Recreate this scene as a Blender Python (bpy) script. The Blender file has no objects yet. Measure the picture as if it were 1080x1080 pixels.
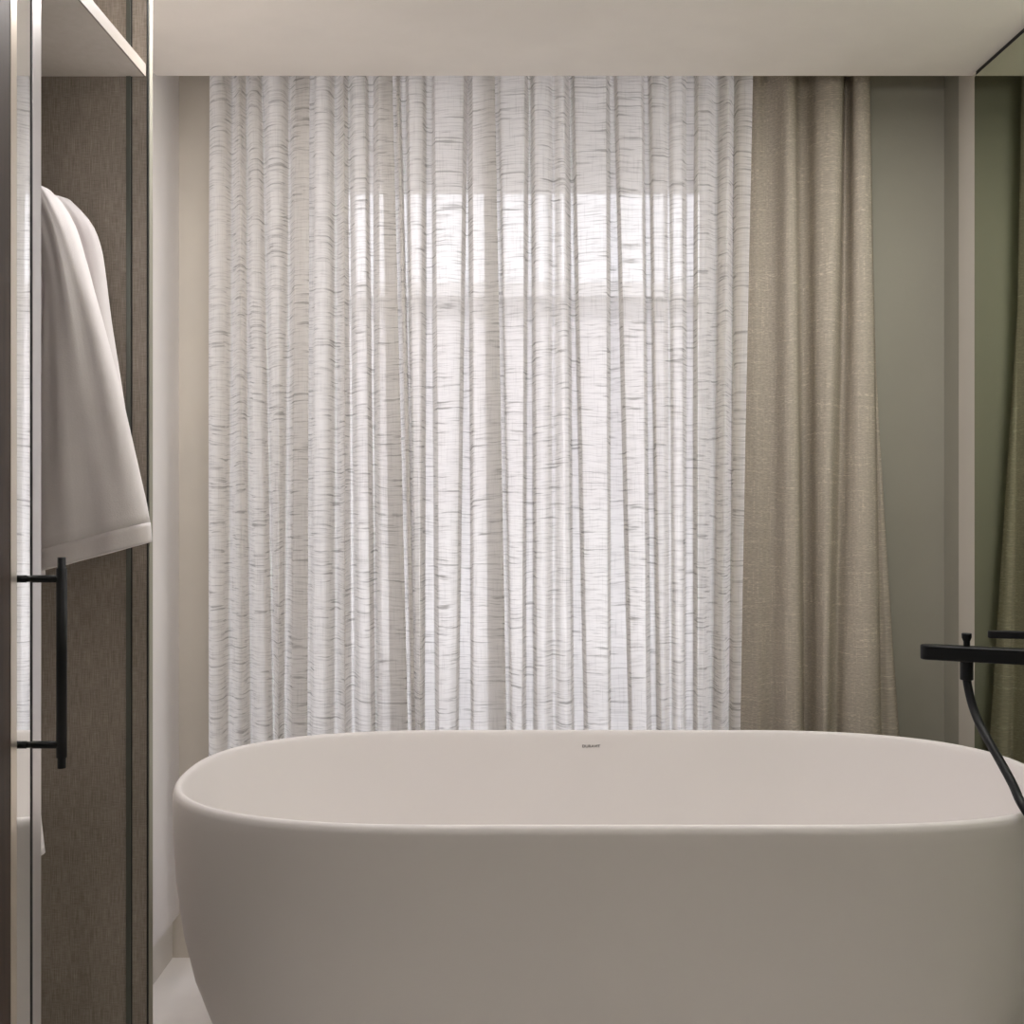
import bpy, bmesh, math, random
from mathutils import Vector, Matrix

random.seed(7)
C = bpy.context.scene.collection
SC = bpy.context.scene

# ------------------------------------------------------------------ camera
F, VX, VY, CZ = 1250.0, 533.0, 522.0, 1.16        # focal length and vanishing point in pixels, eye height
cam_d = bpy.data.cameras.new('camera')
cam_d.sensor_width = 36.0
cam_d.lens = F / 1080 * 36.0
cam_d.shift_x = (540 - VX) / 1080
cam_d.shift_y = -(540 - VY) / 1080
cam_d.clip_start = 0.05
cam = bpy.data.objects.new('camera', cam_d)
cam.location = (0, 0, CZ)
cam.rotation_euler = (math.pi / 2, 0, 0)
C.objects.link(cam)
SC.camera = cam

# ------------------------------------------------------------------ world, lamps, exposure
SC.view_settings.view_transform = 'Standard'
SC.view_settings.look = 'None'
SC.view_settings.gamma = 1.0
SC.view_settings.use_curve_mapping = False
SC.view_settings.exposure = 0.42
world = bpy.data.worlds.new('overcast_sky')
SC.world = world
world.use_nodes = True
wn = world.node_tree
bg = wn.nodes['Background']
bg.inputs['Color'].default_value = (0.99, 0.955, 1.05, 1)
bg.inputs['Strength'].default_value = 3.0


def area_light(name, loc, target, sx, sy, power, color, portal=False, spread=math.pi):
    d = bpy.data.lights.new(name, 'AREA')
    d.shape = 'RECTANGLE'; d.size = sx; d.size_y = sy
    d.energy = power; d.color = color; d.spread = spread
    if portal:
        d.cycles.is_portal = True
    o = bpy.data.objects.new(name, d)
    o.location = loc
    o.rotation_euler = (Vector(target) - Vector(loc)).to_track_quat('-Z', 'Y').to_euler()
    C.objects.link(o)
    return o


sun_d = bpy.data.lights.new('sun', 'SUN')
sun_d.energy = 9.0; sun_d.angle = math.radians(4); sun_d.color = (1.0, .95, .98)
sun = bpy.data.objects.new('sun', sun_d)
sun.rotation_euler = Vector((-.35, .66, -.66)).to_track_quat('-Z', 'Y').to_euler()
C.objects.link(sun)
# daylight enters through the window behind the curtain
area_light('window_portal', (-.06, 3.38, 1.2), (-.06, 0, 1.2), 1.34, 2.3, 1, (1, 1, 1), portal=True)
# added fill behind the camera, aimed up to brighten the ceiling
area_light('ceiling_fill', (0.0, -0.7, 1.5), (0.0, 0.6, 2.75), 1.6, 0.5, 9.5, (1.0, 0.955, 0.93), spread=math.radians(105))
# unseen overhead lamps, placed to brighten the ends of the bathtub
for lx in (-.42, .78):
    area_light('overhead_fill', (lx, 2.12, 2.138), (lx, 2.12, 0), .34, .34, 6.2, (1.0, 0.955, 0.94))
area_light('overhead_fill', (-.1, .75, 2.138), (-.1, .75, 0), .3, .3, .9, (1.0, 0.955, 0.94))  # added fill for the robes and the wardrobe front


# ------------------------------------------------------------------ helpers
def P(px, py, d):
    return Vector(((px - VX) * d / F, d, CZ - (py - VY) * d / F))


def X(px, d):
    return (px - VX) * d / F


def Z(py, d):
    return CZ - (py - VY) * d / F


def obj(name, bm, mat=None, parent=None, smooth=False):
    me = bpy.data.meshes.new(name)
    bm.normal_update()
    bm.to_mesh(me); bm.free()
    if smooth:
        for p in me.polygons:
            p.use_smooth = True
    if mat:
        me.materials.append(mat)
    o = bpy.data.objects.new(name, me)
    C.objects.link(o)
    if parent:
        o.parent = parent
    return o


def thing(name, label, cat, group=None):
    o = bpy.data.objects.new(name, None)
    o.empty_display_size = 0.05
    C.objects.link(o)
    return tag(o, label, cat, group)


def tag(o, label, cat, group=None):
    o['label'] = label; o['category'] = cat
    if group:
        o['group'] = group
    return o


def struct(name, bm, mat, smooth=False):
    o = obj(name, bm, mat, None, smooth)
    o['kind'] = 'structure'
    return o


def box(bm, x0, x1, y0, y1, z0, z1, bev=0.0):
    r = bmesh.ops.create_cube(bm, size=1.0)
    vs = r['verts']
    for v in vs:
        v.co = Vector((x0 + (v.co.x + .5) * (x1 - x0), y0 + (v.co.y + .5) * (y1 - y0), z0 + (v.co.z + .5) * (z1 - z0)))
    if bev > 0:
        es = list({e for v in vs for e in v.link_edges})
        bmesh.ops.bevel(bm, geom=es, offset=bev, segments=2, affect='EDGES', profile=0.6)


def B(*a, bev=0.0):
    bm = bmesh.new()
    box(bm, *a, bev=bev)
    return bm


def catmull(pts, n):
    out = []
    m = len(pts)
    for i in range(m - 1):
        p0 = pts[max(i - 1, 0)]; p1 = pts[i]; p2 = pts[i + 1]; p3 = pts[min(i + 2, m - 1)]
        for k in range(n):
            t = k / n
            out.append(0.5 * ((2 * p1) + (p2 - p0) * t + (2 * p0 - 5 * p1 + 4 * p2 - p3) * t * t + (3 * p1 - p0 - 3 * p2 + p3) * t ** 3))
    out.append(pts[-1].copy())
    return out


def tube(bm, pts, rad, seg=20, cap=True):
    """pts list of Vectors, rad float or list"""
    rings = []
    up = None
    for i, p in enumerate(pts):
        a = pts[max(i - 1, 0)]; b = pts[min(i + 1, len(pts) - 1)]
        t = (b - a).normalized()
        if up is None:
            up = t.orthogonal().normalized()
        up = (up - t * up.dot(t)).normalized()
        s = t.cross(up)
        r = rad[i] if isinstance(rad, (list, tuple)) else rad
        rings.append([bm.verts.new(p + (up * math.cos(2 * math.pi * k / seg) + s * math.sin(2 * math.pi * k / seg)) * r) for k in range(seg)])
    for a, b in zip(rings, rings[1:]):
        for k in range(seg):
            bm.faces.new((a[k], a[(k + 1) % seg], b[(k + 1) % seg], b[k]))
    if cap:
        bm.faces.new(list(reversed(rings[0])))
        bm.faces.new(rings[-1])


def revolve(bm, base, axis, prof, seg=24):
    """prof = [(distance along axis, radius)...]; sharp profile, rings split by duplicate distances"""
    axis = axis.normalized()
    pts = [base + axis * d for d, r in prof]
    u = axis.orthogonal().normalized(); s = axis.cross(u)
    rings = [[bm.verts.new(p + (u * math.cos(2 * math.pi * k / seg) + s * math.sin(2 * math.pi * k / seg)) * r) for k in range(seg)] for p, (d, r) in zip(pts, prof)]
    for a, b in zip(rings, rings[1:]):
        for k in range(seg):
            bm.faces.new((a[k], a[(k + 1) % seg], b[(k + 1) % seg], b[k]))
    bm.faces.new(list(reversed(rings[0]))); bm.faces.new(rings[-1])


# ------------------------------------------------------------------ materials
class N:
    def __init__(self, name):
        self.m = bpy.data.materials.new(name)
        self.m.use_nodes = True
        self.t = self.m.node_tree
        self.t.nodes.clear()
        self.out = self.t.nodes.new('ShaderNodeOutputMaterial')

    def n(self, typ, ins=None, **props):
        nd = self.t.nodes.new(typ)
        for k, v in props.items():
            setattr(nd, k, v)
        for k, v in (ins or {}).items():
            s = nd.inputs[k]
            if isinstance(v, bpy.types.NodeSocket):
                self.t.links.new(v, s)
            else:
                s.default_value = v
        return nd

    def math(self, op, a, b=0.0, c=0.0, clamp=False):
        return self.n('ShaderNodeMath', {0: a, 1: b, 2: c}, operation=op, use_clamp=clamp).outputs[0]

    def ramp(self, v, a, b, lo=0.0, hi=1.0):
        return self.n('ShaderNodeMapRange', {0: v, 1: a, 2: b, 3: lo, 4: hi}, interpolation_type='SMOOTHSTEP').outputs[0]

    def noise(self, vec, scale=(1, 1, 1), detail=2.0, rough=0.5, s=1.0, off=(0, 0, 0)):
        mp = self.n('ShaderNodeMapping', {'Vector': vec, 'Scale': scale, 'Location': off})
        return self.n('ShaderNodeTexNoise', {'Vector': mp.outputs[0], 'Scale': s, 'Detail': detail, 'Roughness': rough}).outputs[0]

    def mix(self, f, a, b):
        nd = self.n('ShaderNodeMix', data_type='RGBA')
        for i, v in ((0, f), (6, a), (7, b)):
            s = nd.inputs[i]
            if isinstance(v, bpy.types.NodeSocket):
                self.t.links.new(v, s)
            else:
                s.default_value = v
        return nd.outputs[2]

    def surf(self, s):
        self.t.links.new(s, self.out.inputs['Surface'])
        return self.m


def col(r, g, b):
    return (r, g, b, 1.0)


def plain(name, c, rough=0.5, metal=0.0, var=0.03, bump=0.0, bscale=60, spec=0.5, coat=0.0):
    m = N(name)
    co = m.n('ShaderNodeTexCoord').outputs['Object']
    nz = m.noise(co, (1, 1, 1), 4, 0.6, 3.0)
    dark = tuple(x * (1 - var) for x in c[:3]) + (1,)
    lite = tuple(min(1, x * (1 + var)) for x in c[:3]) + (1,)
    cc = m.mix(m.ramp(nz, .3, .7), dark, lite)
    ins = {'Base Color': cc, 'Roughness': rough, 'Metallic': metal, 'Specular IOR Level': spec, 'Coat Weight': coat}
    if bump:
        bn = m.noise(co, (1, 1, 1), 4, 0.6, bscale)
        b = m.n('ShaderNodeBump', {'Height': bn, 'Strength': bump, 'Distance': 0.002})
        ins['Normal'] = b.outputs[0]
    p = m.n('ShaderNodeBsdfPrincipled', ins)
    return m.surf(p.outputs[0])


M_wall = plain('painted_plaster', col(.66, .62, .55), .7, bump=.15, bscale=90)
M_taupe_shade = plain('shaded_taupe_plaster', col(.33, .32, .265), .7, bump=.15, bscale=90)  # darker than the left plaster: niche shade put into the colour
M_wall_lit = plain('lit_wall_plaster', col(.55, .52, .46), .7)  # paler tone standing for light on the niche wall
M_wall_niche = plain('painted_reveal', col(.76, .725, .70), .7, bump=.15, bscale=90)
M_ceil = plain('ceiling_paint', col(.90, .86, .815), .8, bump=.1, bscale=120)
M_floor = plain('pale_stone_floor', col(.89, .86, .83), .35, var=.04)
M_base = plain('pale_skirting', col(.70, .67, .62), .45)
M_tub = plain('matte_solid_surface', col(.78, .75, .74), .42, var=.01, spec=.3)
M_black = plain('matte_black_metal', col(.008, .009, .010), .42, metal=.0, spec=.22)
M_blackp = plain('black_print', col(.03, .028, .025), .6)
M_gap = plain('dark_gap', col(.012, .014, .014), .6)
M_alu = plain('satin_aluminium', col(.72, .71, .71), .30, metal=.9)
M_champ = plain('champagne_metal', col(.78, .71, .62), .30, metal=.85)
M_mirror = plain('mirror_glass', col(.93, .94, .93), .02, metal=1.0, var=.0)
M_tmirror = plain('tinted_mirror', col(.56, .60, .47), .03, metal=1.0, var=.0)
M_groove = plain('green_grey_profile', col(.16, .17, .15), .4, metal=.5)
M_edge = plain('shelf_edging', col(.42, .38, .33), .5)
M_frame = plain('window_frame_white', col(.75, .75, .74), .4)
M_out = plain('exterior_render', col(.60, .58, .56), .9)
M_fac = plain('facade_render', col(.42, .40, .41), .9)
M_para = plain('parapet_render', col(.44, .43, .43), .9)
M_rear = plain('bedroom_dark_finish', col(.16, .14, .12), .8)
M_chrome = plain('chrome', col(.8, .8, .8), .12, metal=1.0)
M_track = plain('track_metal', col(.5, .5, .5), .4, metal=.7)


def make_glass():
    m = N('window_glass')
    g = m.n('ShaderNodeBsdfGlossy', {'Roughness': 0.02, 'Color': col(1, 1, 1)})
    t = m.n('ShaderNodeBsdfTransparent', {'Color': col(.96, .98, .97)})
    fr = m.n('ShaderNodeFresnel', {'IOR': 1.45})
    mx = m.n('ShaderNodeMixShader', {0: fr.outputs[0], 1: t.outputs[0], 2: g.outputs[0]})
    return m.surf(mx.outputs[0])


M_glass = make_glass()


def make_laminate(name, c1, c2):
    """linen textured laminate of wardrobe: fine crossing threads"""
    m = N(name)
    co = m.n('ShaderNodeTexCoord').outputs['Object']
    v = m.noise(co, (900, 900, 30), 3, .6)
    h = m.noise(co, (60, 60, 900), 3, .6)
    big = m.noise(co, (9, 9, 3), 3, .6)
    s = m.math('ADD', m.math('MULTIPLY', v, .62), m.math('MULTIPLY', h, .38))
    s = m.math('ADD', s, m.math('MULTIPLY', m.math('SUBTRACT', big, .5), .22))
    f = m.ramp(s, .30, .72)
    b = m.n('ShaderNodeBump', {'Height': s, 'Strength': .35, 'Distance': .001})
    p = m.n('ShaderNodeBsdfPrincipled', {'Base Color': m.mix(f, c1, c2), 'Roughness': .62, 'Normal': b.outputs[0]})
    return m.surf(p.outputs[0])


M_lam = make_laminate('linen_laminate_brown', col(.21, .178, .145), col(.47, .415, .36))
M_lamS = make_laminate('linen_laminate_shelf', col(.76, .71, .65), col(.86, .81, .76))


def make_wood():
    m = N('dark_veneer')
    co = m.n('ShaderNodeTexCoord').outputs['Object']
    g = m.noise(co, (60, 60, 3), 5, .65)
    p = m.n('ShaderNodeBsdfPrincipled', {'Base Color': m.mix(m.ramp(g, .3, .7), col(.030, .019, .014), col(.065, .040, .030)), 'Roughness': .5})
    return m.surf(p.outputs[0])


M_wood = make_wood()


def make_cloth(name, c_diff, c_trans, trans, a0, slub, vert, a_line, facing=True, sc=1.0, fabric_bump=.3, line_dark=.55, light_lines=False, seed=0.0):
    """woven cloth on UV (u = arc length in m, v = height in m)"""
    m = N(name)
    uv = m.n('ShaderNodeUVMap').outputs[0]
    w1 = m.noise(uv, (4.5, 2.2, 1), 2, .5, off=(seed, 0, 0))
    w2 = m.noise(uv, (30, 9, 1), 2, .5, off=(0, seed, 0))
    sep = m.n('ShaderNodeSeparateXYZ', {0: uv})
    vv = m.math('ADD', sep.outputs[1], m.math('ADD', m.math('MULTIPLY', w1, .040), m.math('MULTIPLY', w2, .004)))
    uu = m.math('ADD', sep.outputs[0], m.math('MULTIPLY', w2, .003))
    cv = m.n('ShaderNodeCombineXYZ', {0: uu, 1: vv, 2: 0.0}).outputs[0]
    # weft slubs: thin contour lines of a strongly stretched noise
    s1 = m.noise(cv, (9 * sc, 150 * sc, 1), 3, .55, off=(seed, 3, 0))
    l1 = m.ramp(s1, .56, .66)
    g1 = m.ramp(m.noise(cv, (16, 26, 1), 2, .5, off=(5, seed, 0)), .36, .56)
    l1 = m.math('MULTIPLY', l1, g1)
    s2 = m.noise(cv, (14 * sc, 260 * sc, 1), 3, .6, off=(seed, 9, 0))
    l2 = m.ramp(s2, .46, .68)
    s3 = m.noise(cv, (360 * sc, 12 * sc, 1), 2, .6, off=(2, seed, 0))
    l3 = m.ramp(s3, .52, .74)
    lines = m.math('ADD', m.math('MULTIPLY', l1, slub), m.math('ADD', m.math('MULTIPLY', l2, slub * .55), m.math('MULTIPLY', l3, vert)), clamp=True)
    if light_lines:
        dcol = m.mix(lines, c_diff, tuple(min(1, x * 1.45) for x in c_diff[:3]) + (1,))
        fine = m.ramp(m.noise(cv, (110, 420, 1), 3, .6, off=(seed, 1, 0)), .35, .65, 0, 1)
        dcol = m.mix(fine, tuple(x * .78 for x in c_diff[:3]) + (1,), dcol)
        tcol = c_trans
    else:
        dcol = m.mix(lines, c_diff, tuple(x * .8 for x in c_diff[:3]) + (1,))
        tcol = m.mix(lines, c_trans, tuple(x * line_dark for x in c_trans[:3]) + (1,))
    bp = m.n('ShaderNodeBump', {'Height': lines, 'Strength': fabric_bump, 'Distance': .001}).outputs[0]
    d = m.n('ShaderNodeBsdfDiffuse', {'Color': dcol, 'Normal': bp})
    t = m.n('ShaderNodeBsdfTranslucent', {'Color': tcol, 'Normal': bp})
    ds = m.n('ShaderNodeMixShader', {0: trans, 1: d.outputs[0], 2: t.outputs[0]})
    if a0 >= 1.0:
        return m.surf(ds.outputs[0])
    al = m.math('ADD', a0, m.math('MULTIPLY', lines, a_line), clamp=True)
    if facing:
        # a weave seen edge-on covers more: open fraction to the power 1/cos
        geo = m.n('ShaderNodeNewGeometry')
        dt = m.n('ShaderNodeVectorMath', {0: geo.outputs['Normal'], 1: geo.outputs['Incoming']}, operation='DOT_PRODUCT').outputs['Value']
        cs = m.math('MAXIMUM', m.math('ABSOLUTE', dt), .12)
        al = m.math('SUBTRACT', 1.0, m.math('POWER', m.math('MAXIMUM', m.math('SUBTRACT', 1.0, al), .001), m.math('DIVIDE', 1.0, cs)))
    tr = m.n('ShaderNodeBsdfTransparent', {'Color': col(1, 1, 1)})
    mx = m.n('ShaderNodeMixShader', {0: al, 1: tr.outputs[0], 2: ds.outputs[0]})
    return m.surf(mx.outputs[0])


M_sheer = make_cloth('sheer_slub_voile', col(.80, .77, .73), col(.92, .91, .90), .68, .86, .95, .30, .11, line_dark=.42)
M_drape = make_cloth('linen_drape_weave', col(.58, .525, .44), col(.38, .33, .26), .18, 1.0, .9, .8, 0, light_lines=True, sc=.75, fabric_bump=.5, seed=4.0)


def make_terry(name, c):
    m = N(name)
    co = m.n('ShaderNodeTexCoord').outputs['Object']
    nz = m.noise(co, (1, 1, 1), 3, .7, 420)
    big = m.noise(co, (1, 1, 1), 3, .6, 9)
    b = m.n('ShaderNodeBump', {'Height': nz, 'Strength': .35, 'Distance': .001})
    cc = m.mix(m.ramp(big, .3, .7), tuple(x * .95 for x in c[:3]) + (1,), c)
    p = m.n('ShaderNodeBsdfPrincipled', {'Base Color': cc, 'Roughness': .9, 'Normal': b.outputs[0], 'Sheen Weight': .3})
    return m.surf(p.outputs[0])


M_robe = make_terry('robe_cotton', col(.90, .86, .87))
M_robe2 = make_terry('robe_trim_cotton', col(.86, .815, .82))

# ------------------------------------------------------------------ the room
YW = 2.971           # window wall
YP = 2.78            # ceiling edge in front of the curtain niche
ZC = Z(80, YP)       # ceiling height
XL, XR = -0.818, 1.10
YB = -1.6
WX0, WX1, WZ1 = -0.73, 0.60, 2.34     # window opening

struct('floor', B(-1.35, 1.25, YB, 3.34, -.06, 0), M_floor)
bm = bmesh.new()
box(bm, -1.35, 1.25, YB, YP, ZC, ZC + .1)
box(bm, -1.35, 1.25, YP - .03, YP, ZC + .1, 2.46)
box(bm, -1.35, 1.25, YP, YW + .02, 2.40, 2.46)
struct('ceiling', bm, M_ceil)
bm = bmesh.new()
box(bm, -1.35, WX0, YW, 3.40, 0, 2.46)
box(bm, WX0, WX1, YW, 3.40, WZ1, 2.46)
struct('wall_back', bm, M_wall)
struct('wall_back_right', B(WX1, 1.25, YW, 3.40, 0, 2.46), M_taupe_shade)  # right part of the window wall, its shade painted as darker plaster
bm = bmesh.new()
box(bm, -1.35, XL, 2.035, YW, .109, 2.46)
box(bm, -1.35, -1.245, YB, 2.035, 0, 2.46)
struct('wall_left', bm, M_wall_niche)
struct('baseboard_left', B(-1.35, XL - .016, 2.035, YW, 0, .106), M_base)
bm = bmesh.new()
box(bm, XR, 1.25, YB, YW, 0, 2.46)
struct('wall_right', bm, M_taupe_shade)
struct('wall_lit_strip_1', B(XR - .004, XR - .0005, 2.752, 2.865, 0, 2.39), M_wall_lit)  # lit front zone of the niche wall, painted as a paler strip
struct('wall_front', B(-1.35, 1.25, YB - .1, YB, 0, 2.46), M_rear)

# window
w = B(WX0, WX0 + .045, 3.30, 3.35, .02, WZ1, bev=.003)
for a in ((WX1 - .045, WX1, 3.30, 3.35, .02, WZ1), (WX0 + .045, WX1 - .045, 3.30, 3.35, .02, .08), (WX0 + .045, WX1 - .045, 3.30, 3.35, WZ1 - .06, WZ1)):
    box(w, *a, bev=.003)
win = struct('window_1', w, M_frame)
obj('pane', B(WX0 + .045, WX1 - .045, 3.32, 3.33, .08, WZ1 - .06), M_glass, win)

# right wall mirror
mr = thing('wall_mirror', 'tall green-tinted mirror covering the right wall beside the bathtub', 'mirror')
obj('mirror_pane', B(XR - .012, XR - .002, .2, 2.75, .02, ZC - .012, bev=.0015), M_tmirror, mr)
obj('edge_gap', B(XR - .008, XR - .001, .2, 2.75, ZC - .012, ZC), M_gap, mr)

# ------------------------------------------------------------------ outside
struct('balcony_ceiling', B(-3, 3.4, 3.41, 4.62, Z(205, 4.62), Z(205, 4.62) + .2), M_out)
struct('balcony_floor', B(-3, 3.4, 3.41, 4.62, -.15, -.02), M_out)
def prism(pts, z0, z1):
    bm = bmesh.new()
    a = [bm.verts.new((x, y, z0)) for x, y in pts]; b = [bm.verts.new((x, y, z1)) for x, y in pts]
    bm.faces.new(list(reversed(a))); bm.faces.new(b)
    for i in range(len(pts)):
        j = (i + 1) % len(pts)
        bm.faces.new((a[i], a[j], b[j], b[i]))
    return bm


struct('balcony_partition_left', prism([(-.75, 3.41), (X(365, 4.62), 4.62), (-1.2, 4.62), (-1.2, 3.41)], -.02, Z(205, 4.62)), M_out)
struct('balcony_partition_right', prism([(.66, 3.41), (1.1, 3.41), (1.1, 4.62), (X(738, 4.62), 4.62)], -.02, Z(205, 4.62)), M_para)
gw = obj('garden_wall', B(-5, 6, 7.0, 7.2, -8, Z(536, 7.0), bev=.01), M_para)
tag(gw, 'low white wall outside the window showing faintly through the lower sheer', 'wall')
hb = thing('building', 'pale building across the street dimly seen through the sheer curtain', 'building')
zt = Z(314, 12)
obj('wall', B(-7, 8, 12, 18, -8, zt), M_fac, hb)
obj('roof_edge', B(-7.2, 8.2, 11.8, 18.2, zt - .02, zt + .12), M_para, hb)
struct('ground_outside', B(-30, 30, 4.7, 40, -8.1, -8), M_out)


# ------------------------------------------------------------------ curtains
PT, PB = 80.0, 768.0      # the picture rows at which the fold positions were read


def cloth_grid(name, ctrl, y_base, z0, z1, mat, rows=60, sub=5, sway=.0, seed=0, parent=None):
    """ctrl: list of (px_top, px_bottom, depth offset top, depth offset bottom)"""
    rnd = random.Random(seed)
    ph = [rnd.uniform(0, 6.28) for _ in ctrl]
    bm = bmesh.new()
    uvl = bm.loops.layers.uv.new('UVMap')
    zt, zb = Z(PT, y_base), Z(PB, y_base)
    rowsv, us = [], None
    for r in range(rows + 1):
        z = z0 + (z1 - z0) * r / rows
        t = (zt - z) / (zt - zb)
        tc = min(max(t, -.12), 1.35)
        pts = []
        for i, (a, b, ya, yb) in enumerate(ctrl):
            y = y_base + (ya + (yb - ya) * min(max(t, 0), 1)) 
            px = a + (b - a) * tc + sway * math.sin(2.2 * z + ph[i]) 
            pts.append(Vector((X(px, y), y, z)))
        line = catmull(pts, sub)
        if us is None or r == rows // 2:
            acc = [0.0]
            for p, q in zip(line, line[1:]):
                acc.append(acc[-1] + (q - p).length)
            us = acc
        rowsv.append([bm.verts.new(p) for p in line])
    for r in range(rows):
        for k in range(len(us) - 1):
            f = bm.faces.new((rowsv[r][k], rowsv[r][k + 1], rowsv[r + 1][k + 1], rowsv[r + 1][k]))
            f.smooth = True
            for lp, (rr, kk) in zip(f.loops, ((r, k), (r, k + 1), (r + 1, k + 1), (r + 1, k))):
                lp[uvl].uv = (us[kk], z0 + (z1 - z0) * rr / rows)
    return obj(name, bm, mat, parent, True)


# sheer: each recess is (kind, left/right at the top, left/right at the tub rim)
bands = [
    ('S', 238, 250, 236, 248), ('S', 256, 263, 259, 270), ('S', 272, 282, 284, 292), ('S', 300, 310, 296, 306), ('Z', 315, 327, 311, 324), ('S', 348, 360, 347, 361),
    ('S', 364, 372, 366, 378), ('U', 386, 396, 392, 400), ('Z', 403, 414, 411, 430), ('U', 420, 430, 436, 440), ('U', 447, 458, 445, 462), ('U', 490, 497, 481, 499),
    ('Z', 509, 522, 515, 534), ('U', 554, 562, 552, 566), ('G', 578, 588, 580, 590), ('U', 597, 605, 603, 619), ('U', 640, 650, 642, 666),
    ('U', 677, 686, 683, 696), ('G', 700, 708, 704, 712), ('U', 721, 735, 721, 734), ('S', 748, 764, 744, 756), ('S', 772, 777, 766, 771)]
ctrl = [(221, 220, .035, .035), (224, 223, .010, .010)]
prev_r = (224, 223)
for kd, a, b, c, d in bands:
    mt, mb = (prev_r[0] + a) / 2, (prev_r[1] + c) / 2
    bow = random.uniform(-.004, .006)
    ctrl.append((mt, mb, .004 + bow, .002 + bow))
    if kd == 'U' and b - a > 4:
        ctrl += [(a - 2, c - 2, .006, .006), (a - .4, c - .4, .014, .014), (a + 2.0, c + 2.4, .044, .048), (a + 3.2, c + 4.6, .051, .055),
                 (b - 3.2, d - 4.6, .051, .055), (b - 2.0, d - 2.4, .044, .048), (b + .4, d + .4, .014, .014), (b + 2, d + 2, .006, .006)]
    elif kd == 'Z':
        ctrl += [(b - 5, d - 6, .000, .000), (b - 1, d - 1, .004, .004), (b - .5, d - .5, .014, .014), (b - 4, d - 6, .022, .022), (a + 4, c + 6, .028, .028),
                 (a + .5, c + .5, .036, .036), (a + 1, c + 1, .048, .048), (a + 5, c + 7, .052, .052), (b + 3, d + 3, .040, .040), (b + 6, d + 7, .014, .014)]
        b += 7; d += 8
    elif kd == 'G':
        ctrl += [(a - 1, c - 1, .008, .008), ((a + b) / 2, (c + d) / 2, .026, .026), (b + 1, d + 1, .008, .008)]
    else:
        ctrl += [(a - 1, c - 1, .012, .012), ((a + b) / 2, (c + d) / 2, .048, .050), (b + 1, d + 1, .012, .012)]
    prev_r = (b + 1, d + 1)
ctrl += [(786, 774, .004, .004), (792, 779, .006, .006), (794, 781, .010, .010)]
sheer = thing('sheer_curtain', 'white semi-sheer slub-weave curtain in long pleats across the bright window', 'curtain')
cloth_grid('fabric', ctrl, 2.812, .015, 2.36, M_sheer, rows=70, sub=4, sway=.5, seed=3, parent=sheer)
obj('curtain_track', B(X(215, 2.84), X(800, 2.84), 2.825, 2.855, 2.365, 2.399), M_track, sheer)

dctrl = [(776, 765, .045, .045), (790, 776, .050, .050), (800, 792, .040, .034), (808, 800, .044, .026), (818, 815, .030, .034), (829, 830, .002, .006), (836, 841, .000, .000),
         (838.6, 846, .012, .010), (838, 846.5, .040, .036), (843, 849, .058, .052), (852, 856, .052, .040), (862, 864, .022, .018), (874, 869, .008, .004), (884, 873, .004, .006),
         (888.5, 876, .012, .030), (889, 882, .040, .040), (892, 889, .056, .024), (897, 896, .042, .012), (901, 906, .012, .002), (909, 918, .000, -.002),
         (916, 926.5, .006, .004), (917.5, 928, .020, .018), (917, 930, .034, .028), (913, 938, .042, .020), (905, 946, .046, .024), (900, 947, .050, .040)]
drape = thing('drape', 'taupe linen drape gathered in deep folds at the right of the sheer curtain', 'curtain')
dctrl = [(a, b, c * 1.4, d * 1.4) for a, b, c, d in dctrl]
dp = cloth_grid('fabric', dctrl, 2.880, .015, 2.36, M_drape, rows=50, sub=5, sway=.4, seed=5, parent=drape)
md = dp.modifiers.new('thickness', 'SOLIDIFY'); md.thickness = .0015; md.offset = 0
obj('curtain_track', B(X(760, 2.92), X(960, 2.92), 2.905, 2.935, 2.365, 2.399), M_track, drape)

# ------------------------------------------------------------------ bathtub
TA, TB, TS, TN = .842, .402, .30, 2.5
TC = Vector((.210, 2.332, 0))


def ring_pts(inset, n=160):
    a, b = TA - inset, TB - inset
    s = min(TS, a * .36)
    le = a - s
    pts = []
    q = n // 4
    for sgx, sgy in ((1, 1), (-1, 1), (-1, -1), (1, -1)):
        seg = []
        for k in range(q):
            t = k / q * math.pi / 2
            x = s + le * (math.cos(t) ** (2 / TN))
            y = b * (math.sin(t) ** (2 / TN))
            seg.append((x * sgx, y * sgy))
        if sgx * sgy < 0:
            # walk this quadrant the other way so the ring stays ordered
            seg2 = []
            for k in range(q):
                t = (1 - k / q) * math.pi / 2
                x = s + le * (math.cos(t) ** (2 / TN)) if t < math.pi / 2 else s
                y = b * (math.sin(t) ** (2 / TN))
                seg2.append((x * sgx, y * sgy))
            seg = seg2
        pts += seg
    # resample evenly
    L = [0.0]
    m = len(pts)
    for i in range(m):
        p, r = pts[i], pts[(i + 1) % m]
        L.append(L[-1] + math.hypot(r[0] - p[0], r[1] - p[1]))
    out = []
    for k in range(n):
        d = L[-1] * k / n
        i = max(j for j in range(m) if L[j] <= d + 1e-9)
        seglen = L[i + 1] - L[i]
        f = (d - L[i]) / seglen if seglen > 1e-9 else 0
        p, r = pts[i], pts[(i + 1) % m]
        out.append((p[0] + (r[0] - p[0]) * f, p[1] + (r[1] - p[1]) * f))
    return out


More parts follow.
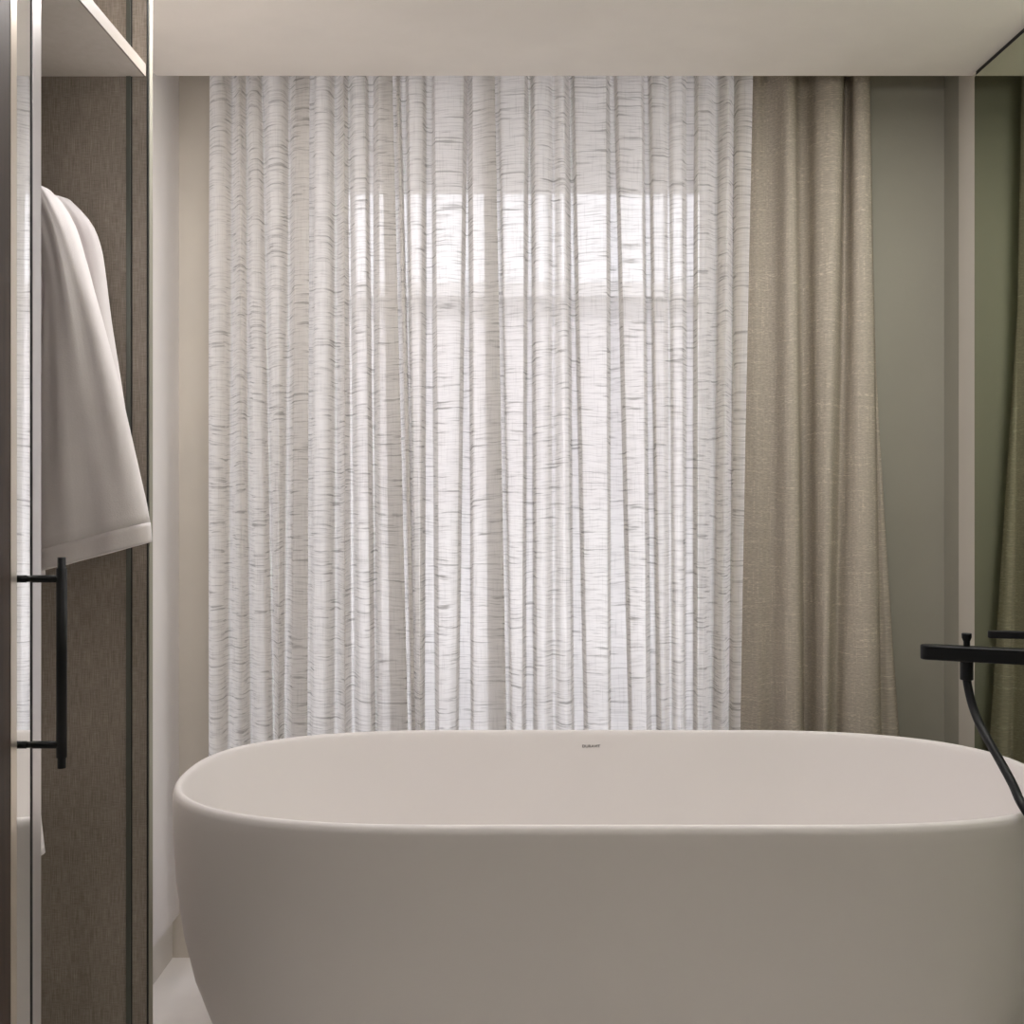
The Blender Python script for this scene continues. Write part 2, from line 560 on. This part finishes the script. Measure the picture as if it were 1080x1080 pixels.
TH = .62
prof = [(.192, 0.0), (.187, .006), (.164, .03), (.126, .075), (.092, .125), (.064, .19), (.038, .265), (.019, .35), (.007, .44), (.0015, .52), (.0, .585),
        (.0006, .605), (.003, .614), (.007, .619), (.011, .620), (.0145, .6185), (.017, .614), (.019, .606), (.024, .58), (.034, .53), (.050, .46), (.068, .38), (.090, .30), (.118, .23), (.165, .175),
        (.22, .15), (.28, .14), (.34, .137)]
bm = bmesh.new()
rings = []
for ins, z in prof:
    rings.append([bm.verts.new((TC.x + x, TC.y + y, z)) for x, y in ring_pts(ins)])
for a, b in zip(rings, rings[1:]):
    n = len(a)
    for k in range(n):
        bm.faces.new((a[k], a[(k + 1) % n], b[(k + 1) % n], b[k]))
bm.faces.new(list(reversed(rings[0]))); bm.faces.new(rings[-1])
tub = thing('bathtub', 'large freestanding matte off-white oval bathtub in front of the window', 'bathtub')
tb = obj('shell', bm, M_tub, tub, True)
bm = bmesh.new()
revolve(bm, Vector((TC.x, TC.y, .1365)), Vector((0, 0, 1)), [(0, .034), (.004, .034), (.006, .031), (.0062, .012), (.009, .010), (.009, .001)])
obj('drain', bm, M_chrome, tub, False)
# maker's lettering on the inner back wall
cu = bpy.data.curves.new('lettering', 'FONT')
cu.body = 'DURAVIT'
cu.size = .0085; cu.extrude = .0002; cu.offset = .00008; cu.align_x = 'CENTER'; cu.space_character = 1.0
tmp = bpy.data.objects.new('tmp_text', cu)
C.objects.link(tmp)
dg = bpy.context.evaluated_depsgraph_get()
me = bpy.data.meshes.new_from_object(tmp.evaluated_get(dg))
bpy.data.objects.remove(tmp)
xs = [v.co.x for v in me.vertices]
sx = .041 / (max(xs) - min(xs))
# lie on the inner wall slope
zz = Z(786, 2.712)
zz = zz - .0045
iy = TC.y + TB - (.019 + (.606 - zz) / .026 * .005)
for v in me.vertices:
    v.co.x *= sx
tilt = math.atan2(.008, .035)
me.transform(Matrix.Translation((X(623.5, iy), iy - .0008, zz)) @ Matrix.Rotation(math.pi / 2 - .19, 4, 'X'))
me.materials.clear(); me.materials.append(M_blackp)
lt = bpy.data.objects.new('lettering', me)
C.objects.link(lt); lt.parent = tub
lt['label'] = 'small black lettering on the inner back wall'

# ------------------------------------------------------------------ wardrobe
XF = -.605
ZB, ZT = 0.0, ZC
wd = thing('wardrobe', 'tall taupe linen-textured wardrobe at the left, open at its far bay', 'wardrobe')
sp = obj('side_panel', B(-1.235, XF, 2.0, 2.022, ZB, ZT - .001), M_lam, wd)
obj('edge_trim', B(XF, XF + .0018, 1.999, 2.023, ZB, ZT - .001), M_gap, sp)
obj('edge_bead', B(XF + .0018, XF + .0032, 2.004, 2.023, ZB, ZT - .001), M_taupe_shade, sp)
gx0, gx1 = X(133.5, 2.0), X(140, 2.0)
bm = B(gx0, gx1 - .0025, 1.9965, 2.001, ZB, ZT - .002, bev=.001)
obj('metal_profile', bm, M_groove, sp)
obj('black_line', B(gx1 - .0025, gx1 - .0008, 1.9990, 2.0005, ZB, ZT - .002), M_gap, sp)  # black line beside the metal profile
obj('back_panel', B(-1.238, -1.220, -.4, 2.0, ZB, ZT - .001), M_lam, wd)
zs = Z(81, 2.0)
sh = obj('shelf', B(-1.22, XF - .004, 1.40, 1.9985, zs, zs + .020), M_lamS, wd)
obj('front_edge', B(XF - .004, XF - .001, 1.40, 1.9985, zs - .0005, zs + .0205), M_edge, sh)
bm = bmesh.new()
tube(bm, [Vector((-.91, 1.40, 1.735)), Vector((-.91, 1.999, 1.735))], .0125)
obj('hanging_rail', bm, M_black, wd, True)
obj('divider_panel', B(-1.22, XF - .03, 1.378, 1.398, ZB, ZT - .002), M_lam, wd)

# the door at the front plane, seen almost edge-on
dr = obj('door', B(XF - .022, XF, .55, 1.449, .02, ZT - .01), M_wood, wd)
obj('inner_trim', B(XF - .022, XF + .0005, 1.449, 1.4665, .02, ZT - .01), M_champ, dr)
mp = obj('mirror_strip', B(XF - .020, XF, 1.4665, 1.5105, .02, ZT - .01), M_mirror, dr)
obj('seal', B(XF - .018, XF + .0008, 1.5105, 1.5150, .02, ZT - .01), M_gap, dr)
obj('outer_trim', B(XF - .022, XF + .0006, 1.5150, 1.5440, .02, ZT - .01, bev=.0012), M_alu, dr)
hx = XF + .041
hy = 1.5065
z_t, z_b = Z(588, hy), Z(810, hy)
bm = bmesh.new()
revolve(bm, Vector((hx, hy, z_b)), Vector((0, 0, 1)), [(0, .0052), (.0135, .0052), (.0136, .0066), (z_t - z_b - .0136, .0066), (z_t - z_b - .0135, .0052), (z_t - z_b, .0052)], 28)
for py in (610.5, 785.5):
    z = Z(py, hy)
    revolve(bm, Vector((XF + .0003, hy, z)), Vector((1, 0, 0)), [(0, .0040), (.003, .0040), (.0035, .0048), (.041, .0048)], 20)
hd = obj('handle', bm, M_black, dr, False)
for p in hd.data.polygons:
    p.use_smooth = len(p.vertices) == 4
hd['label'] = 'slim black bar handle on two posts'


# ------------------------------------------------------------------ bathrobes
def loft(bm, rows, n=56, folds=0.0, fr=9, seed=0, closed=False, skew=0.0):
    """rows: (py, px_left, px_right, depth centre, half thickness, hem skew in px). Cross section = flattened oval with soft vertical folds"""
    rnd = random.Random(seed)
    ph = rnd.uniform(0, 6.28); ph2 = rnd.uniform(0, 6.28)
    rings = []
    m = len(rows)
    for i, (py, pl, pr, yc, th, hs) in enumerate(rows):
        ring = []
        for k in range(n):
            a = 2 * math.pi * k / n
            cx, sy = math.cos(a), math.sin(a)
            e = .8
            ux = math.copysign(abs(cx) ** e, cx)
            uy = math.copysign(abs(sy) ** .75, sy)
            px = (pl + pr) / 2 + (pr - pl) / 2 * ux
            fy = folds * (math.sin(fr * ux + ph + py * .014) + .5 * math.sin(fr * 2.1 * ux + ph2 - py * .009)) * (1 - abs(ux) ** 4)
            y = yc + th * uy + fy
            pyy = py - hs * (ux)
            ring.append(bm.verts.new(P(px, pyy, y) if False else Vector((X(px, yc), y, Z(pyy, yc)))))
        rings.append(ring)
    for a, b in zip(rings, rings[1:]):
        for k in range(n):
            bm.faces.new((a[k], b[k], b[(k + 1) % n], a[(k + 1) % n]))
    bm.faces.new(rings[0])
    bm.faces.new(list(reversed(rings[-1])))


def interp_rows(keys, step=8):
    out = []
    for a, b in zip(keys, keys[1:]):
        n = max(1, int((b[0] - a[0]) / step))
        for k in range(n):
            t = k / n
            out.append(tuple(x + (y - x) * t for x, y in zip(a, b)))
    out.append(keys[-1])
    # smooth the sideways values a little
    for _ in range(4):
        sm = [out[0]]
        for i in range(1, len(out) - 1):
            p, q, r = out[i - 1], out[i], out[i + 1]
            sm.append((q[0],) + tuple((p[j] + 2 * q[j] + r[j]) / 4 for j in range(1, 6)))
        sm.append(out[-1])
        out = sm
    return out


def subsurf(o, lv=1):
    s = o.modifiers.new('smooth', 'SUBSURF'); s.levels = lv; s.render_levels = lv


def make_robe(label, d, dx, dy, sleeve_keys, body_keys, hem, seed):
    r = thing('bathrobe', label, 'bathrobe', None)
    bm = bmesh.new()
    loft(bm, interp_rows(body_keys), folds=.004, seed=seed)
    o = obj('body', bm, M_robe, r, True)
    bm = bmesh.new()
    loft(bm, interp_rows(sleeve_keys), folds=.004, fr=5, seed=seed + 1)
    o = obj('sleeve', bm, M_robe, r, True)
    bm = bmesh.new()
    loft(bm, hem, folds=.004, fr=5, seed=seed + 1)
    obj('cuff', bm, M_robe2, o, True)
    # the far sleeve, hidden by the door, mirrored about the neck
    cx = -58
    bm = bmesh.new()
    loft(bm, [(a, 2 * cx - c + 30, 2 * cx - b + 30, e, f, -g) for a, b, c, e, f, g in interp_rows(sleeve_keys)], folds=.004, fr=5, seed=seed + 2)
    obj('sleeve', bm, M_robe, r, True)
    # shawl collar
    bm = bmesh.new()
    zt = Z(182 + dy, d)
    xc = -.91
    pts = [Vector((xc - .015, d - .055, .95)), Vector((xc - .03, d - .055, 1.25)), Vector((xc - .085, d - .055, 1.50)), Vector((xc - .085, d - .01, zt + .02)), Vector((xc, d + .045, zt + .045)),
           Vector((xc + .085, d - .01, zt + .02)), Vector((xc + .085, d - .055, 1.50)), Vector((xc + .02, d - .06, 1.25)), Vector((xc + .015, d - .06, .95))]
    tube(bm, catmull(pts, 8), .022, 14)
    obj('collar', bm, M_robe, r, True)
    # belt
    bm = bmesh.new()
    pts = [Vector((xc - .16, d - .02, 1.04)), Vector((xc - .10, d - .05, 1.03)), Vector((xc, d - .055, 1.02)), Vector((xc + .10, d - .05, 1.03)), Vector((xc + .16, d - .02, 1.04))]
    tube(bm, catmull(pts, 6), .014, 12)
    obj('belt', bm, M_robe, r, True)
    # sewn loop at the neck, over the rail
    bm = bmesh.new()
    lp = [Vector((-.91, d, zt - .01))]
    for k in range(15):
        a = -math.pi / 2 + .5 + (k / 14) * (2 * math.pi - 1.0)
        lp.append(Vector((-.91 + .0160 * math.cos(a), d, 1.735 + .0160 * math.sin(a))))
    lp.append(Vector((-.91, d, zt - .01)))
    tube(bm, lp, .003, 8)
    obj('hanging_loop', bm, M_robe2, r, True)
    return r


d1 = 1.835
sleeve1 = [(197, 30, 52, d1, .020, -3), (206, 28, 66, d1, .040, -6), (218, 30, 75, d1 - .005, .034, -8), (240, 40, 81, d1 - .01, .034, -8), (262, 46, 87, d1 - .012, .034, -6), (300, 50, 97, d1 - .015, .034, -4),
           (342, 48, 108, d1 - .015, .034, 0), (410, 45, 125, d1 - .018, .034, 4), (480, 43, 140, d1 - .02, .034, 10), (545, 41, 154, d1 - .02, .034, 14), (566, 41, 157.5, d1 - .02, .034, 15)]
hem1 = [(566, 40.6, 157.8, d1 - .02, .034, 15), (571, 40.3, 158.4, d1 - .02, .034, 15.2), (578, 40.3, 159, d1 - .02, .034, 15.4), (585, 40.3, 159.4, d1 - .02, .034, 15.6), (587, 41, 159, d1 - .02, .034, 15.6)]
body1 = [(186, -80, 22, d1, .025, 0), (192, -100, 42, d1, .040, 0), (200, -128, 55, d1, .038, -3), (215, -150, 62, d1, .04, -3), (260, -160, 63, d1, .042, 0), (320, -158, 56, d1, .045, 0), (450, -152, 46, d1, .045, 0),
         (700, -160, 36, d1, .045, 0), (860, -165, 41, d1, .045, 0), (903, -168, 46, d1, .045, 2)]
make_robe('nearer white cotton bathrobe hanging in the wardrobe, its long sleeve in front', d1, 0, 0, sleeve1, body1, hem1, 1)
d2 = 1.945
sleeve2 = [(208, 44, 74, d2, .02, -3), (216, 46, 90, d2, .028, -6), (232, 50, 99, d2, .028, -8), (250, 55, 106, d2, .028, -7), (290, 58, 111, d2, .028, -4), (342, 60, 117, d2, .028, 0), (400, 62, 126, d2, .028, 3),
           (470, 62, 136, d2, .028, 7), (540, 64, 146, d2, .028, 10), (570, 66, 142, d2, .028, 11)]
hem2 = [(570, 65.7, 142.2, d2, .028, 11), (576, 66, 138, d2, .028, 11), (583, 68, 128, d2, .028, 10), (586, 70, 126, d2, .028, 10)]
body2 = [(204, -70, 34, d2, .025, 0), (212, -90, 52, d2, .028, 0), (224, -120, 66, d2, .028, -3), (260, -135, 70, d2, .028, 0), (340, -135, 62, d2, .028, 0), (450, -130, 40, d2, .028, 0), (700, -135, 30, d2, .028, 0), (880, -140, 34, d2, .028, 0)]
make_robe('farther white cotton bathrobe in the wardrobe, mostly hidden behind the nearer one', d2, 0, 0, sleeve2, body2, hem2, 3)

# ------------------------------------------------------------------ tub filler on the right wall
tp = thing('bath_mixer', 'matte black wall-mounted bath mixer with a long spout over the tub', 'tap')


def bar(bm, a, b, hw, hh, n=12, bev=.003):
    """flat horizontal bar from a to b with a rounded tip at a (plan view), half width hw, half height hh"""
    t = (b - a); t.z = 0; t.normalize()
    s = Vector((-t.y, t.x, 0))
    L = (b - a).length
    dz = (b.z - a.z) / L
    out = []
    for k in range(n + 1):
        ang = math.pi / 2 + math.pi * k / n
        out.append((hw + hw * math.cos(ang), hw * math.sin(ang)))
    out = [(L, hw)] + out + [(L, -hw)]
    top = [bm.verts.new(a + t * x + s * y + Vector((0, 0, dz * x + hh))) for x, y in out]
    bot = [bm.verts.new(a + t * x + s * y + Vector((0, 0, dz * x - hh))) for x, y in out]
    m = len(out)
    fs = [bm.faces.new(top), bm.faces.new(list(reversed(bot)))]
    for k in range(m):
        fs.append(bm.faces.new((top[k], bot[k], bot[(k + 1) % m], top[(k + 1) % m])))
    bmesh.ops.recalc_face_normals(bm, faces=fs)
    es = [e for f in fs[:2] for e in f.edges]
    bmesh.ops.bevel(bm, geom=es, offset=bev, segments=3, affect='EDGES', profile=.5)


tip = P(970.5, 687, 2.25)
end = P(1080, 692.5, 2.17)
dirn = (end - tip).normalized()
endw = tip + dirn * ((1.085 - tip.x) / dirn.x)
bm = bmesh.new(); bar(bm, tip, endw, .017, .0138)
obj('spout', bm, M_black, tp)
lt_ = P(1042, 668.8, 2.17)
ld = P(1080, 669.8, 2.13) - lt_
lt2 = lt_ + ld.normalized() * ((1.06 - lt_.x) / ld.normalized().x)
bm = bmesh.new(); bar(bm, lt_, lt2, .008, .0068, bev=.002)
obj('lever', bm, M_black, tp)
by = endw.y
obj('mixer_body', B(1.045, XR - .011, by - .05, by + .05, lt2.z - .075, lt2.z + .010, bev=.006), M_black, tp)
# hand shower connection through the spout
hp = P(1019.5, 690, 2.212)
mpp = 2.212 / F
bm = bmesh.new()
revolve(bm, Vector((hp.x, hp.y, Z(681.5, 2.212))), Vector((0, 0, 1)), [(0, 3.4 * mpp), (5 * mpp, 3.4 * mpp), (9 * mpp, 5 * mpp), (13 * mpp, 5.2 * mpp), (13.6 * mpp, 4.6 * mpp)], 24)
obj('knob', bm, M_black, tp)
bm = bmesh.new()
revolve(bm, Vector((hp.x, hp.y, Z(717, 2.212))), Vector((0, 0, 1)), [(0, 6.2 * mpp), (.6 * mpp, 6.8 * mpp), (19 * mpp, 6.8 * mpp), (21 * mpp, 6.8 * mpp)], 24)
obj('hose_connector', bm, M_black, tp)
hz = [Vector((hp.x, hp.y, Z(712, 2.212))), P(1020.5, 722, 2.208), P(1025, 742, 2.195), P(1032.5, 762, 2.17), P(1043, 782, 2.135), P(1055, 803, 2.09), P(1068, 827, 2.04), P(1082, 855, 1.985),
      Vector((.915, 1.93, .555)), Vector((.965, 1.92, .46)), Vector((1.02, 1.945, .385)), Vector((1.085, 2.0, .37))]
bm = bmesh.new()
tube(bm, catmull(hz, 8), .0078, 16)
obj('hose', bm, M_black, tp, True)
bm = bmesh.new()
revolve(bm, Vector((1.066, 2.0 - .014, .37)), Vector((1, 0, 0)), [(0, .012), (.014, .012), (.0142, .022), (.022, .022)], 24)
obj('wall_outlet', bm, M_black, tp)

SC.cycles.use_denoising = True
SC.cycles.max_bounces = 14
SC.cycles.diffuse_bounces = 8
SC.cycles.glossy_bounces = 5
SC.cycles.transparent_max_bounces = 24
SC.cycles.sample_clamp_indirect = 8.0
